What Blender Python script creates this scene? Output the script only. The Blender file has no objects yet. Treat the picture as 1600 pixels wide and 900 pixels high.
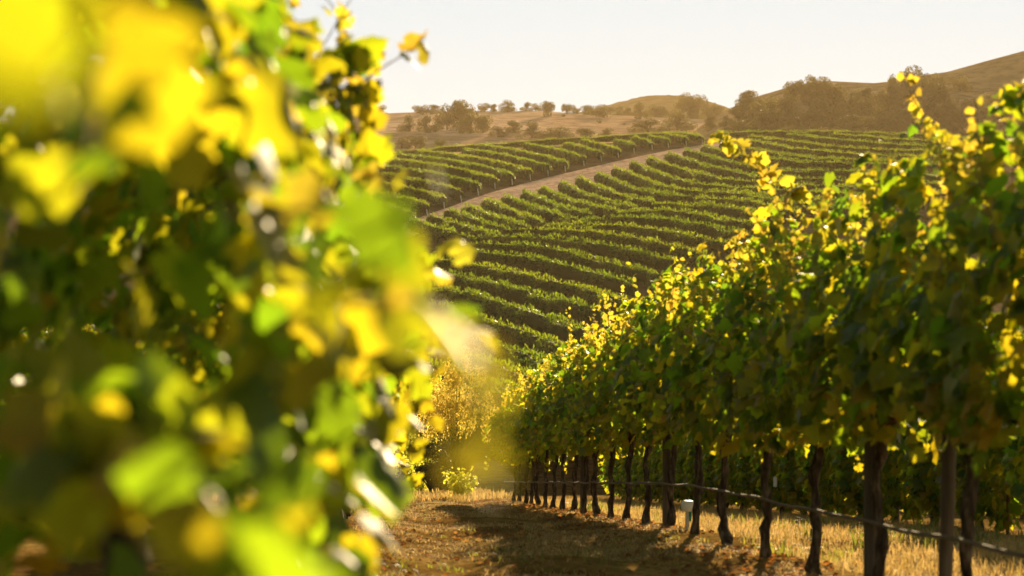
import bpy, math, random
import numpy as np

C = bpy.context.scene.collection
S = bpy.context.scene
R = math.radians
rng = np.random.default_rng(7)
random.seed(7)

# ------------------------------------------------------------------ camera, sky, sun, exposure
FPX = 3111.0                       # focal length in pixels of the 1600 px wide photograph (70 mm lens)
cam = bpy.data.cameras.new('camera')
cam.lens, cam.sensor_width = 70.0, 36.0
cam.clip_start, cam.clip_end = 0.05, 12000
cam.dof.use_dof = True
cam.dof.focus_distance = 45.0
cam.dof.aperture_fstop = 3.4
cam_o = bpy.data.objects.new('camera', cam)
cam_o.rotation_euler = (R(90), 0, 0)
C.objects.link(cam_o)
S.camera = cam_o

SUN_EL, SUN_AZ = 12.5, 10.0        # degrees above the horizon, degrees right (+) of the view axis
SKY_STRENGTH, SKY_TOP = 0.06, 0.243
EXPOSURE = 1.8
w = bpy.data.worlds.new('World')
S.world = w
w.use_nodes = True
nt = w.node_tree
bg = nt.nodes['Background']
sky = nt.nodes.new('ShaderNodeTexSky')
sky.sky_type = 'NISHITA'
sky.sun_disc = False
sky.sun_elevation = R(SUN_EL)
sky.sun_rotation = R(SUN_AZ)
sky.dust_density = 2.0
sky.air_density = 1.0
mul = nt.nodes.new('ShaderNodeVectorMath'); mul.operation = 'SCALE'
mul.inputs['Scale'].default_value = SKY_STRENGTH
warm = nt.nodes.new('ShaderNodeVectorMath'); warm.operation = 'MULTIPLY'     # low evening sky: less blue than a noon sky
warm.inputs[1].default_value = (1.06, 0.97, 0.70)
mn = nt.nodes.new('ShaderNodeVectorMath'); mn.operation = 'MINIMUM'   # an evenly overcast-bright sky
mn.inputs[1].default_value = (SKY_TOP * 0.71, SKY_TOP * 0.92, SKY_TOP * 1.07)
div = nt.nodes.new('ShaderNodeVectorMath'); div.operation = 'SCALE'
div.inputs['Scale'].default_value = 1 / SKY_STRENGTH
nt.links.new(sky.outputs[0], warm.inputs[0])
nt.links.new(warm.outputs[0], mul.inputs[0])
nt.links.new(mul.outputs[0], mn.inputs[0])
nt.links.new(mn.outputs[0], div.inputs[0])
nt.links.new(div.outputs[0], bg.inputs['Color'])
bg.inputs['Strength'].default_value = SKY_STRENGTH

sl = bpy.data.lights.new('sun', 'SUN')
sl.energy, sl.angle, sl.color = 5.0, R(0.5), (1.0, 0.76, 0.44)
so = bpy.data.objects.new('sun', sl)
so.rotation_euler = (R(90 - SUN_EL), 0, R(180 - SUN_AZ))
C.objects.link(so)
S.view_settings.view_transform = 'Standard'
S.view_settings.look = 'None'
S.view_settings.exposure = EXPOSURE
S.view_settings.gamma = 1.0
S.view_settings.use_curve_mapping = False
S.cycles.use_denoising = True
S.cycles.max_bounces = 8
S.cycles.transmission_bounces = 6
S.cycles.transparent_max_bounces = 8
S.cycles.volume_bounces = 0
S.cycles.sample_clamp_indirect = 6.0

# ------------------------------------------------------------------ helpers
def link(o, parent=None):
    C.objects.link(o)
    if parent is not None:
        o.parent = parent
    return o

def mesh(name, verts, faces, mat, parent=None, smooth=True, attrs=None):
    """one mesh object from arrays; faces is an (n,k) array or a list of index tuples"""
    me = bpy.data.meshes.new(name)
    verts = np.asarray(verts, dtype=np.float32).reshape(-1, 3)
    if isinstance(faces, np.ndarray):
        n, k = faces.shape
        me.vertices.add(len(verts)); me.vertices.foreach_set('co', verts.ravel())
        me.loops.add(n * k); me.loops.foreach_set('vertex_index', faces.ravel().astype(np.int32))
        me.polygons.add(n)
        me.polygons.foreach_set('loop_start', np.arange(0, n * k, k, dtype=np.int32))
        me.polygons.foreach_set('loop_total', np.full(n, k, dtype=np.int32))
        me.update(calc_edges=True)
    else:
        me.from_pydata(verts.tolist(), [], faces)
    if smooth:
        me.polygons.foreach_set('use_smooth', np.ones(len(me.polygons), dtype=bool))
    me.materials.append(mat)
    me.validate()
    return link(bpy.data.objects.new(name, me), parent)

def empty(name, loc, rz=0.0):
    o = bpy.data.objects.new(name, None)
    o.empty_display_size = 0.1
    o.location = loc
    o.rotation_euler = (0, 0, rz)
    return link(o)

def tag(o, label=None, cat=None, group=None, kind=None):
    if label: o['label'] = label
    if cat: o['category'] = cat
    if group: o['group'] = group
    if kind: o['kind'] = kind
    return o

def child_copy(src, parent, rot=None):
    c = src.copy()
    link(c, parent)
    if rot is not None:
        c.rotation_euler = rot
    return c

def px(x, y, Y):
    """the point that the photograph's pixel (x, y) shows at Y metres from the camera"""
    return np.array([(x - 800) / FPX * Y, Y, (450 - y) / FPX * Y])

def tube(pts, radii, n=8, jitter=0.0, seed=0):
    pts = np.asarray(pts, float); radii = np.asarray(radii, float)
    r_ = np.random.default_rng(seed)
    V, F = [], []
    m = len(pts)
    for i in range(m):
        t = pts[min(i + 1, m - 1)] - pts[max(i - 1, 0)]
        t = t / (np.linalg.norm(t) + 1e-9)
        a = np.array([1.0, 0, 0]) if abs(t[0]) < 0.8 else np.array([0, 1.0, 0])
        u = np.cross(t, a); u /= np.linalg.norm(u)
        v = np.cross(t, u)
        for k in range(n):
            an = 2 * math.pi * k / n
            rr = radii[i] * (1 + jitter * r_.normal())
            V.append(pts[i] + rr * (math.cos(an) * u + math.sin(an) * v))
    for i in range(m - 1):
        for k in range(n):
            F.append((i * n + k, i * n + (k + 1) % n, (i + 1) * n + (k + 1) % n, (i + 1) * n + k))
    F.append(tuple(range(n))[::-1])
    F.append(tuple(range((m - 1) * n, m * n)))
    return V, F

def merge(parts):
    V, F, o = [], [], 0
    for v, f in parts:
        V += [tuple(p) for p in v]
        F += [tuple(i + o for i in q) for q in f]
        o += len(v)
    return V, F

def smoothstep(a, b, x):
    t = np.clip((x - a) / (b - a), 0, 1)
    return t * t * (3 - 2 * t)

def vnoise(x, y, seed=0):
    """smooth value noise, vectorised"""
    x = np.asarray(x, float); y = np.asarray(y, float)
    xi, yi = np.floor(x).astype(np.int64), np.floor(y).astype(np.int64)
    fx, fy = x - xi, y - yi
    fx, fy = fx * fx * (3 - 2 * fx), fy * fy * (3 - 2 * fy)
    def h(i, j):
        n = (i * 374761393 + j * 668265263 + seed * 974711) & 0x7fffffff
        n = ((n ^ (n >> 13)) * 1274126177) & 0x7fffffff
        return ((n ^ (n >> 16)) & 0xffff) / 65535.0
    return (h(xi, yi) * (1 - fx) + h(xi + 1, yi) * fx) * (1 - fy) + (h(xi, yi + 1) * (1 - fx) + h(xi + 1, yi + 1) * fx) * fy - 0.5

# ------------------------------------------------------------------ materials
def new_mat(name):
    m = bpy.data.materials.new(name)
    m.use_nodes = True
    return m, m.node_tree, m.node_tree.nodes['Principled BSDF']

def ramp(nt, stops):
    r = nt.nodes.new('ShaderNodeValToRGB')
    e = r.color_ramp.elements
    while len(e) < len(stops):
        e.new(0.5)
    for i, (p, c) in enumerate(stops):
        e[i].position = p
        e[i].color = (*c, 1)
    return r

def leaf_mat(name, cols, trans, tfac=0.5, rough=0.42, spec=0.4, per_plant=0.0):
    m, nt, p = new_mat(name)
    g = nt.nodes.new('ShaderNodeNewGeometry')
    rc = ramp(nt, [(i / max(1, len(cols) - 1), c) for i, c in enumerate(cols)])
    rt = ramp(nt, [(i / max(1, len(trans) - 1), c) for i, c in enumerate(trans)])
    oi = nt.nodes.new('ShaderNodeObjectInfo')
    ma = nt.nodes.new('ShaderNodeMix'); ma.data_type = 'FLOAT'
    ma.inputs[0].default_value = per_plant
    nt.links.new(g.outputs['Random Per Island'], ma.inputs[2])
    nt.links.new(oi.outputs['Random'], ma.inputs[3])
    nt.links.new(ma.outputs[0], rc.inputs[0])
    nt.links.new(ma.outputs[0], rt.inputs[0])
    nt.links.new(rc.outputs[0], p.inputs['Base Color'])
    p.inputs['Roughness'].default_value = rough
    p.inputs['Specular IOR Level'].default_value = spec
    t = nt.nodes.new('ShaderNodeBsdfTranslucent')
    nt.links.new(rt.outputs[0], t.inputs['Color'])
    mx = nt.nodes.new('ShaderNodeMixShader')
    mx.inputs[0].default_value = tfac
    nt.links.new(p.outputs[0], mx.inputs[1])
    nt.links.new(t.outputs[0], mx.inputs[2])
    nt.links.new(mx.outputs[0], nt.nodes['Material Output'].inputs['Surface'])
    return m

def rough_mat(name, stops, scale=8.0, detail=6, rough=0.9, bump=0.4, dist=0.02, stretch=(1, 1, 1), coords='Object'):
    m, nt, p = new_mat(name)
    tc = nt.nodes.new('ShaderNodeTexCoord')
    mp = nt.nodes.new('ShaderNodeMapping')
    mp.inputs['Scale'].default_value = stretch
    n = nt.nodes.new('ShaderNodeTexNoise')
    n.inputs['Scale'].default_value = scale
    n.inputs['Detail'].default_value = detail
    n.inputs['Roughness'].default_value = 0.65
    r = ramp(nt, stops)
    nt.links.new(tc.outputs[coords], mp.inputs[0])
    nt.links.new(mp.outputs[0], n.inputs['Vector'])
    nt.links.new(n.outputs['Fac'], r.inputs[0])
    nt.links.new(r.outputs[0], p.inputs['Base Color'])
    p.inputs['Roughness'].default_value = rough
    p.inputs['Specular IOR Level'].default_value = 0.2
    b = nt.nodes.new('ShaderNodeBump')
    b.inputs['Strength'].default_value = bump
    b.inputs['Distance'].default_value = dist
    nt.links.new(n.outputs['Fac'], b.inputs['Height'])
    nt.links.new(b.outputs[0], p.inputs['Normal'])
    return m

M = {}
M['vine_leaf'] = leaf_mat('vine_leaf', [(0.020, 0.052, 0.010), (0.036, 0.080, 0.013), (0.058, 0.105, 0.016), (0.075, 0.105, 0.018)],
                          [(0.17, 0.34, 0.010), (0.32, 0.46, 0.011), (0.52, 0.50, 0.012), (0.68, 0.51, 0.016)], 0.58, 0.55, 0.22)
M['young_leaf'] = leaf_mat('young_leaf', [(0.10, 0.13, 0.02), (0.14, 0.13, 0.025), (0.18, 0.12, 0.03)],
                           [(0.48, 0.52, 0.03), (0.62, 0.52, 0.035), (0.72, 0.47, 0.045)], 0.55, 0.5, 0.3)
M['row_leaf'] = leaf_mat('row_leaf', [(0.020, 0.058, 0.006), (0.036, 0.084, 0.008), (0.060, 0.108, 0.012)],
                         [(0.14, 0.25, 0.007), (0.25, 0.34, 0.009), (0.36, 0.40, 0.011)], 0.42, 0.55, 0.3, 0.45)
M['row_shade_core'] = leaf_mat('row_shade_core', [(0.014, 0.032, 0.005), (0.024, 0.048, 0.007)], [(0.1, 0.14, 0.01), (0.14, 0.17, 0.01)], 0.2, 0.8, 0.1)  # darker copy of the row green, with the hedge's inner shade in its colour
M['oak_leaf'] = leaf_mat('oak_leaf', [(0.028, 0.032, 0.010), (0.046, 0.046, 0.015), (0.068, 0.060, 0.019)],
                         [(0.12, 0.11, 0.018), (0.17, 0.145, 0.022), (0.24, 0.19, 0.03)], 0.24, 0.6, 0.2, 0.5)
M['golden_leaf'] = leaf_mat('golden_leaf', [(0.07, 0.075, 0.02), (0.12, 0.105, 0.03), (0.16, 0.12, 0.035)],
                            [(0.58, 0.52, 0.06), (0.76, 0.58, 0.09), (0.85, 0.60, 0.12)], 0.68, 0.6, 0.2)
M['bush_leaf'] = leaf_mat('bush_leaf', [(0.05, 0.085, 0.015), (0.09, 0.13, 0.02), (0.13, 0.15, 0.03)],
                          [(0.44, 0.52, 0.03), (0.60, 0.62, 0.04), (0.74, 0.64, 0.05)], 0.62, 0.45, 0.4)
M['dry_blade'] = leaf_mat('dry_blade', [(0.20, 0.13, 0.045), (0.34, 0.24, 0.09), (0.46, 0.34, 0.15), (0.30, 0.17, 0.06)],
                          [(0.40, 0.27, 0.07), (0.58, 0.40, 0.12), (0.66, 0.48, 0.18), (0.5, 0.25, 0.06)], 0.4, 0.8, 0.05)
M['weed_blade'] = leaf_mat('weed_blade', [(0.05, 0.075, 0.02), (0.09, 0.10, 0.025)], [(0.3, 0.34, 0.04), (0.4, 0.36, 0.05)], 0.4, 0.6, 0.2)
M['litter'] = leaf_mat('litter', [(0.12, 0.055, 0.02), (0.24, 0.12, 0.045), (0.32, 0.19, 0.08), (0.16, 0.10, 0.05)],
                       [(0.35, 0.10, 0.02), (0.55, 0.20, 0.03), (0.5, 0.28, 0.08), (0.25, 0.14, 0.05)], 0.3, 0.9, 0.0)
M['bark'] = rough_mat('bark', [(0.36, (0.014, 0.009, 0.006)), (0.52, (0.08, 0.054, 0.034)), (0.66, (0.21, 0.155, 0.105))], 26, 6, 0.95, 0.9, 0.02, (1, 1, 0.22))
M['oak_bark'] = rough_mat('oak_bark', [(0.3, (0.03, 0.024, 0.018)), (0.7, (0.10, 0.08, 0.06))], 2, 4, 0.95, 0.5, 0.05, (1, 1, 0.3))
M['cane'] = rough_mat('cane', [(0.3, (0.16, 0.10, 0.03)), (0.7, (0.24, 0.20, 0.05))], 12, 3, 0.6, 0.1, 0.002)
M['post_wood'] = rough_mat('post_wood', [(0.3, (0.06, 0.045, 0.03)), (0.7, (0.20, 0.155, 0.11))], 14, 5, 0.9, 0.6, 0.01, (1, 1, 0.1))
M['rust_steel'] = rough_mat('rust_steel', [(0.3, (0.10, 0.045, 0.02)), (0.7, (0.26, 0.12, 0.05))], 20, 5, 0.7, 0.3, 0.004)
M['pale_post'] = rough_mat('pale_post', [(0.3, (0.45, 0.40, 0.33)), (0.7, (0.66, 0.60, 0.50))], 3, 3, 0.8, 0.2, 0.01)
M['hose'] = rough_mat('hose', [(0.3, (0.10, 0.075, 0.05)), (0.7, (0.20, 0.155, 0.11))], 18, 4, 0.95, 0.2, 0.003)
M['white_plastic'] = rough_mat('white_plastic', [(0.35, (0.62, 0.60, 0.52)), (0.7, (0.78, 0.76, 0.68))], 25, 4, 0.5, 0.1, 0.002)
M['green_tape'] = rough_mat('green_tape', [(0.3, (0.0, 0.16, 0.09)), (0.7, (0.01, 0.26, 0.15))], 30, 3, 0.5, 0.1, 0.002)
M['grape'] = rough_mat('grape', [(0.3, (0.02, 0.012, 0.03)), (0.7, (0.05, 0.03, 0.06))], 30, 3, 0.5, 0.1, 0.002)

def ground_mat(name, cols, big=0.35, small=5.0, bump=0.6, dist=0.05, patch=None, rough=0.95):
    """two scales of noise between earth and straw colours; patch: a third colour in blotches"""
    m, nt, p = new_mat(name)
    tc = nt.nodes.new('ShaderNodeTexCoord')
    def noise(sc, det):
        n = nt.nodes.new('ShaderNodeTexNoise')
        n.inputs['Scale'].default_value = sc
        n.inputs['Detail'].default_value = det
        n.inputs['Roughness'].default_value = 0.62
        nt.links.new(tc.outputs['Object'], n.inputs['Vector'])
        return n
    a, b = noise(big, 5), noise(small, 8)
    ra = ramp(nt, [(0.35, cols[0]), (0.52, cols[1]), (0.68, cols[2])])
    rb = ramp(nt, [(0.32, (0.45, 0.42, 0.40)), (0.5, (0.95, 0.95, 0.95)), (0.7, (1.35, 1.3, 1.2))])
    nt.links.new(a.outputs['Fac'], ra.inputs[0])
    nt.links.new(b.outputs['Fac'], rb.inputs[0])
    mx = nt.nodes.new('ShaderNodeMix'); mx.data_type = 'RGBA'; mx.blend_type = 'MULTIPLY'
    mx.inputs['Factor'].default_value = 1.0
    nt.links.new(ra.outputs[0], mx.inputs['A']); nt.links.new(rb.outputs[0], mx.inputs['B'])
    out = mx.outputs['Result']
    if patch:
        c = noise(patch[1], 4)
        rc = ramp(nt, [(patch[2], (0, 0, 0)), (patch[2] + 0.1, (1, 1, 1))])
        nt.links.new(c.outputs['Fac'], rc.inputs[0])
        m2 = nt.nodes.new('ShaderNodeMix'); m2.data_type = 'RGBA'
        nt.links.new(rc.outputs[0], m2.inputs['Factor'])
        nt.links.new(out, m2.inputs['A'])
        m2.inputs['B'].default_value = (*patch[0], 1)
        out = m2.outputs['Result']
    nt.links.new(out, p.inputs['Base Color'])
    p.inputs['Roughness'].default_value = rough
    p.inputs['Specular IOR Level'].default_value = 0.0
    bp = nt.nodes.new('ShaderNodeBump')
    bp.inputs['Strength'].default_value = bump
    bp.inputs['Distance'].default_value = dist
    nt.links.new(b.outputs['Fac'], bp.inputs['Height'])
    nt.links.new(bp.outputs[0], p.inputs['Normal'])
    return m

M['near_ground'] = ground_mat('near_ground', [(0.12, 0.068, 0.018), (0.21, 0.128, 0.038), (0.31, 0.20, 0.065)], 0.9, 14, 0.9, 0.06, ((0.14, 0.075, 0.03), 1.6, 0.56))
M['hill_soil'] = ground_mat('hill_soil', [(0.10, 0.066, 0.036), (0.145, 0.097, 0.054), (0.21, 0.142, 0.082)], 0.06, 0.8, 0.5, 0.2, ((0.16, 0.12, 0.05), 0.15, 0.56))
M['dirt_road'] = ground_mat('dirt_road', [(0.46, 0.29, 0.20), (0.57, 0.365, 0.255), (0.64, 0.43, 0.31)], 0.10, 0.9, 0.4, 0.15)
M['track'] = ground_mat('track', [(0.57, 0.375, 0.26), (0.64, 0.43, 0.30), (0.68, 0.47, 0.34)], 0.2, 0.9, 0.4, 0.15)
M['dry_grass'] = ground_mat('dry_grass', [(0.34, 0.21, 0.13), (0.49, 0.31, 0.20), (0.60, 0.40, 0.27)], 0.012, 0.16, 0.8, 1.2, ((0.21, 0.135, 0.078), 0.02, 0.58))
M['wooded'] = ground_mat('wooded', [(0.20, 0.13, 0.065), (0.28, 0.185, 0.095), (0.36, 0.24, 0.13)], 0.02, 0.2, 0.8, 1.2, ((0.17, 0.115, 0.06), 0.02, 0.56))
M['far_wood'] = ground_mat('far_wood', [(0.06, 0.06, 0.03), (0.09, 0.085, 0.04), (0.13, 0.11, 0.055)], 0.012, 0.05, 1.0, 6.0)
M['valley'] = ground_mat('valley', [(0.16, 0.12, 0.06), (0.22, 0.165, 0.085), (0.28, 0.21, 0.11)], 0.01, 0.2, 0.5, 0.3)

# ------------------------------------------------------------------ the lie of the land
ROW = -0.0643                                  # the near rows drift left by this much per metre ahead
def table(kn, lo, hi, step, win):
    ys = np.arange(lo, hi, step)
    k = np.array(kn, float)
    v = np.interp(ys, k[:, 0], k[:, 1])
    n = max(1, int(win / step)) | 1
    ker = np.hanning(n + 2)[1:-1]; ker /= ker.sum()
    return ys, np.convolve(np.pad(v, n // 2, mode='edge'), ker, 'valid')

def line(p, q):   # helper: z on a straight profile
    return p[1] + (q - p[0]) * p[2]
near_kn = [(-12, -0.30), (0, -1.03), (17.3, -2.165), (62, -6.487), (80, -9.0), (105, -12.6), (125, -12.6), (160, -11.0)]
NY, NZ = table(near_kn, -12, 160, 0.25, 7)
def near_z(Y):
    return np.interp(Y, NY, NZ)
def near_h(X, Y):
    X = np.asarray(X, float); Y = np.asarray(Y, float)
    u = X - ROW * Y
    z = near_z(Y)
    z = z + 0.05 * vnoise(X * 0.9 + 3, Y * 0.9, 1) + 0.03 * vnoise(X * 3, Y * 3, 2) + 0.25 * vnoise(X * .1, Y * .1, 9) * smoothstep(50, 80, Y)
    z = z - 0.045 * np.exp(-((u - 0.55 - .1 * vnoise(Y * .2, Y * 0, 3)) / 0.22) ** 2) - 0.045 * np.exp(-((u - 1.8 - .1 * vnoise(Y * .2, Y * 0 + 5, 3)) / 0.22) ** 2)     # tyre ruts
    z = z + 0.05 * np.exp(-((u - 2.7) / 0.35) ** 2) + 0.05 * np.exp(-((u + 0.42) / 0.35) ** 2)     # soil mounded along the rows
    return z

hill_y = [(110, 690), (130, 645), (150, 604), (172, 552), (222, 455), (258, 378), (280, 349), (315, 317), (345, 292), (380, 266), (420, 245), (460, 228), (485, 219.5), (505, 217.5), (530, 221), (560, 232), (600, 255), (680, 300)]
HY, HP = table(hill_y, 110, 680, 0.5, 22)
rid_x = [-600, 580, 640, 700, 800, 900, 1000, 1100, 1300, 1440, 1520, 1600, 2400]
rid_y = [110, 35, 29, 23, 16, 9, 3, 0, -1, 3, 10, 18, 90]
def hill_h(X, Y):
    X = np.asarray(X, float); Y = np.asarray(Y, float)
    xi = 800 + FPX * X / Y
    yy = np.interp(Y, HY, HP) + np.interp(xi, rid_x, rid_y) * smoothstep(300, 485, Y)
    z = (450 - yy) / FPX * Y
    return z + 0.5 * vnoise(X * 0.03, Y * 0.03, 5) * smoothstep(130, 160, Y) * (1 - smoothstep(400, 470, Y))

def fan(name, hfun, ys, us, mat, parent=None):
    """heightfield sheet on a fan of directions u = X / Y"""
    Yg, Ug = np.meshgrid(ys, us, indexing='ij')
    Xg = Ug * (Yg if ys[0] > 50 else (Yg + 14))
    Z = hfun(Xg, Yg)
    V = np.stack([Xg, Yg, Z], -1).reshape(-1, 3)
    a, b = len(ys), len(us)
    i = np.arange((a - 1) * b).reshape(a - 1, b)[:, :-1].ravel()
    F = np.stack([i, i + 1, i + b + 1, i + b], -1)
    return mesh(name, V, F, mat, parent)

ys = np.concatenate([np.arange(-10, 8, 0.25), np.arange(8, 45, 0.12), np.arange(45, 80, 0.4), np.arange(80, 156, 2.0)])
tag(fan('ground', near_h, ys, np.concatenate([np.linspace(-1.6, -0.35, 25)[:-1], np.linspace(-0.35, 0.35, 190), np.linspace(0.35, 1.6, 25)[1:]]), M['near_ground']), kind='structure')
tag(fan('vineyard_hill', hill_h, np.concatenate([np.arange(118, 520, 3.0), np.arange(520, 676, 8)]), np.linspace(-0.75, 0.75, 240), M['hill_soil']), kind='structure')

cen_y = [(540, 330), (600, 280), (640, 252), (720, 225), (800, 204), (880, 189), (950, 178.5), (1000, 175), (1030, 177), (1100, 192), (1250, 235)]
CY, CP = table(cen_y, 540, 1250, 2, 50)
def cen_h(X, Y):
    X = np.asarray(X, float); Y = np.asarray(Y, float)
    xi = 800 + FPX * X / Y
    yy = np.interp(Y, CY, CP) + np.interp(xi, [-900, 560, 700, 850, 900, 950, 1000, 1060, 1120, 1200, 2000], [30, 3, -2, -2, 2, 4, 6, 9, 12, 22, 100]) * smoothstep(700, 960, Y)
    yy = yy + 5 * vnoise(xi * 0.012, Y * 0.014, 3) * smoothstep(600, 700, Y) * (1 - smoothstep(900, 960, Y))
    return (450 - yy) / FPX * Y
tag(fan('grassy_hill', cen_h, np.arange(545, 1245, 7.0), np.linspace(-0.85, 0.45, 260), M['dry_grass']), kind='structure')

rc_x = [1050, 1085, 1100, 1135, 1180, 1225, 1265, 1300, 1365, 1400, 1450, 1480, 1530, 1600, 1750, 1950, 2300]
rc_y = [232, 205, 193, 172, 151, 138, 129, 126.5, 129.5, 126, 116, 112, 98, 79, 48, 40, 60]
YC = 820.0
def right_pt(x, t):
    """t = 0 on the crest, 1 at the foot towards the camera, negative behind the crest"""
    c = np.interp(x, rc_x, rc_y)
    c = c + 0 * x
    f = np.where(t >= 0, t, 0)
    Y = YC - 230 * t + 26 * vnoise(x * 0.011, t * 2.2, 4) * smoothstep(0.02, 0.3, t) + 30 * vnoise(x * 0.02 + t * 1.1, t * 0.5, 8) * smoothstep(0.05, 0.4, t)
    y = c + (262 - c) * f ** 1.25
    y = np.where(t < 0, c + 95 * np.abs(t) ** 1.3, y)
    return np.stack([(x - 800) / FPX * Y, Y, (450 - y) / FPX * Y], -1), y
xs, ts = np.linspace(1050, 2300, 230), np.linspace(-1.0, 1.05, 80)
Tg, Xg = np.meshgrid(ts, xs, indexing='ij')
P, _ = right_pt(Xg, Tg)
a, b = P.shape[:2]
i = np.arange((a - 1) * b).reshape(a - 1, b)[:, :-1].ravel()
tag(mesh('wooded_hill', P.reshape(-1, 3), np.stack([i, i + b, i + b + 1, i + 1], -1), M['wooded']), kind='structure')

dx = [300, 880, 940, 975, 1000, 1025, 1065, 1095, 1150, 1300, 1900]
dy = [215, 182, 166, 157.5, 151, 148, 149, 154, 172, 190, 205]
def dist_pt(x, t):
    c = np.interp(x, dx, dy) + 1.6 * vnoise(x * 0.16, t * 9, 6) + 0.8 * vnoise(x * 0.4, t * 20, 7)
    Y = 1560 - 320 * t
    y = np.where(t >= 0, c + (262 - c) * np.clip(t, 0, 2) ** 1.2, c + 100 * np.abs(t))
    return np.stack([(x - 800) / FPX * Y, Y, (450 - y) / FPX * Y], -1)
Tg, Xg = np.meshgrid(np.linspace(-0.8, 1.1, 60), np.linspace(300, 1900, 420), indexing='ij')
P = dist_pt(Xg, Tg); a, b = P.shape[:2]
i = np.arange((a - 1) * b).reshape(a - 1, b)[:, :-1].ravel()
tag(mesh('distant_hill', P.reshape(-1, 3), np.stack([i, i + b, i + b + 1, i + 1], -1), M['far_wood']), kind='structure')
tag(mesh('valley_floor', [(-2300, -900, -16), (2300, -900, -16), (2300, 2400, -16), (-2300, 2400, -16)], [(0, 1, 2, 3)], M['valley']), kind='structure')

# the air: warm, dusty evening haze
HAZE_DENSITY = 0.000095
m = bpy.data.materials.new('haze'); m.use_nodes = True
nth = m.node_tree
nth.nodes.remove(nth.nodes['Principled BSDF'])
pv = nth.nodes.new('ShaderNodeVolumePrincipled')
pv.inputs['Color'].default_value = (0.95, 0.70, 0.39, 1)
pv.inputs['Density'].default_value = HAZE_DENSITY
pv.inputs['Anisotropy'].default_value = 0.3
nth.links.new(pv.outputs[0], nth.nodes['Material Output'].inputs['Volume'])
hx, h0, h1, hz0, hz1 = 2350, -950, 2450, -17.2, 175
hv = [(sx * hx, y, z) for z in (hz0, hz1) for y in (h0, h1) for sx in (-1, 1)]
hf = [(0, 2, 3, 1), (4, 5, 7, 6), (0, 1, 5, 4), (2, 6, 7, 3), (0, 4, 6, 2), (1, 3, 7, 5)]
tag(mesh('haze', hv, hf, m, smooth=False), kind='stuff')

def hit(x, y, h, fun, lo, hi, step=1.0):
    """where the sight line through pixel (x, y) is h metres above the slope"""
    Y = np.arange(lo, hi, step)
    X = (x - 800) / FPX * Y
    gap = (450 - y) / FPX * Y - fun(X, Y) - h
    s = np.where(gap <= 0)[0]
    k = s[0] if len(s) else int(np.argmin(gap))
    return np.array([X[k], Y[k], float(fun(X[k], Y[k]))])

def hit_right(x, y):
    t = np.linspace(0.0, 1.0, 300)
    p, yy = right_pt(np.full_like(t, x), t)
    k = int(np.argmin(np.abs(yy - y)))
    return p[k]

# ------------------------------------------------------------------ leaves
OUT = np.array([(0, 0.02), (0.10, -0.10), (0.27, -0.12), (0.42, 0.02), (0.40, 0.16), (0.56, 0.30), (0.52, 0.52), (0.34, 0.55),
                (0.30, 0.74), (0.14, 0.84), (0, 1.0)])
OUT = np.concatenate([OUT, np.stack([-OUT[-2:0:-1, 0], OUT[-2:0:-1, 1]], -1)])
LEAF2 = np.concatenate([[(0, 0.40)], OUT])                      # middle + rim
NL = len(LEAF2)
LEAF_F = np.array([(0, 1 + i, 1 + (i + 1) % (NL - 1)) for i in range(NL - 1)])

def leaves(pos, nrm, tip, size, r_, cup=0.35, fold=0.35):
    """grape leaves: blade middle at pos, face normal nrm, tip direction roughly tip"""
    n = len(pos)
    nrm = nrm / np.linalg.norm(nrm, axis=1, keepdims=True)
    tip = tip - (tip * nrm).sum(1, keepdims=True) * nrm
    tip = tip / (np.linalg.norm(tip, axis=1, keepdims=True) + 1e-9)
    side = np.cross(tip, nrm)
    L = np.broadcast_to(LEAF2, (n, NL, 2)).copy()
    L += r_.normal(0, 0.035, L.shape)
    lx, ly = L[..., 0], L[..., 1] - 0.4
    cu = r_.normal(cup, 0.3, (n, 1)); fo = r_.normal(fold, 0.25, (n, 1)); tw = r_.normal(0, 0.35, (n, 1))
    lz = -cu * (ly ** 2) - fo * np.abs(lx) * 0.8 + tw * lx * ly + r_.normal(0, 0.03, lx.shape)
    P = pos[:, None, :] + size[:, None, None] * (lx[..., None] * side[:, None] + ly[..., None] * tip[:, None] + lz[..., None] * nrm[:, None])
    F = LEAF_F[None] + (np.arange(n) * NL)[:, None, None]
    return P.reshape(-1, 3), F.reshape(-1, 3)

def sprigs(pos, nrm, tip, size, r_, wide=0.62):
    """small bent diamond leaves for plants farther off"""
    n = len(pos)
    nrm = nrm / (np.linalg.norm(nrm, axis=1, keepdims=True) + 1e-9)
    tip = tip - (tip * nrm).sum(1, keepdims=True) * nrm
    tip = tip / (np.linalg.norm(tip, axis=1, keepdims=True) + 1e-9)
    side = np.cross(tip, nrm)
    q = np.array([(0, -0.5, 0), (wide / 2, 0.0, -0.12), (0, 0.5, -0.05), (-wide / 2, 0.0, -0.12)])
    P = pos[:, None] + size[:, None, None] * (q[None, :, :1] * side[:, None] + q[None, :, 1:2] * tip[:, None] + q[None, :, 2:] * nrm[:, None])
    F = np.array([(0, 1, 2), (0, 2, 3)])[None] + (np.arange(n) * 4)[:, None, None]
    return P.reshape(-1, 3), F.reshape(-1, 3)

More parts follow.
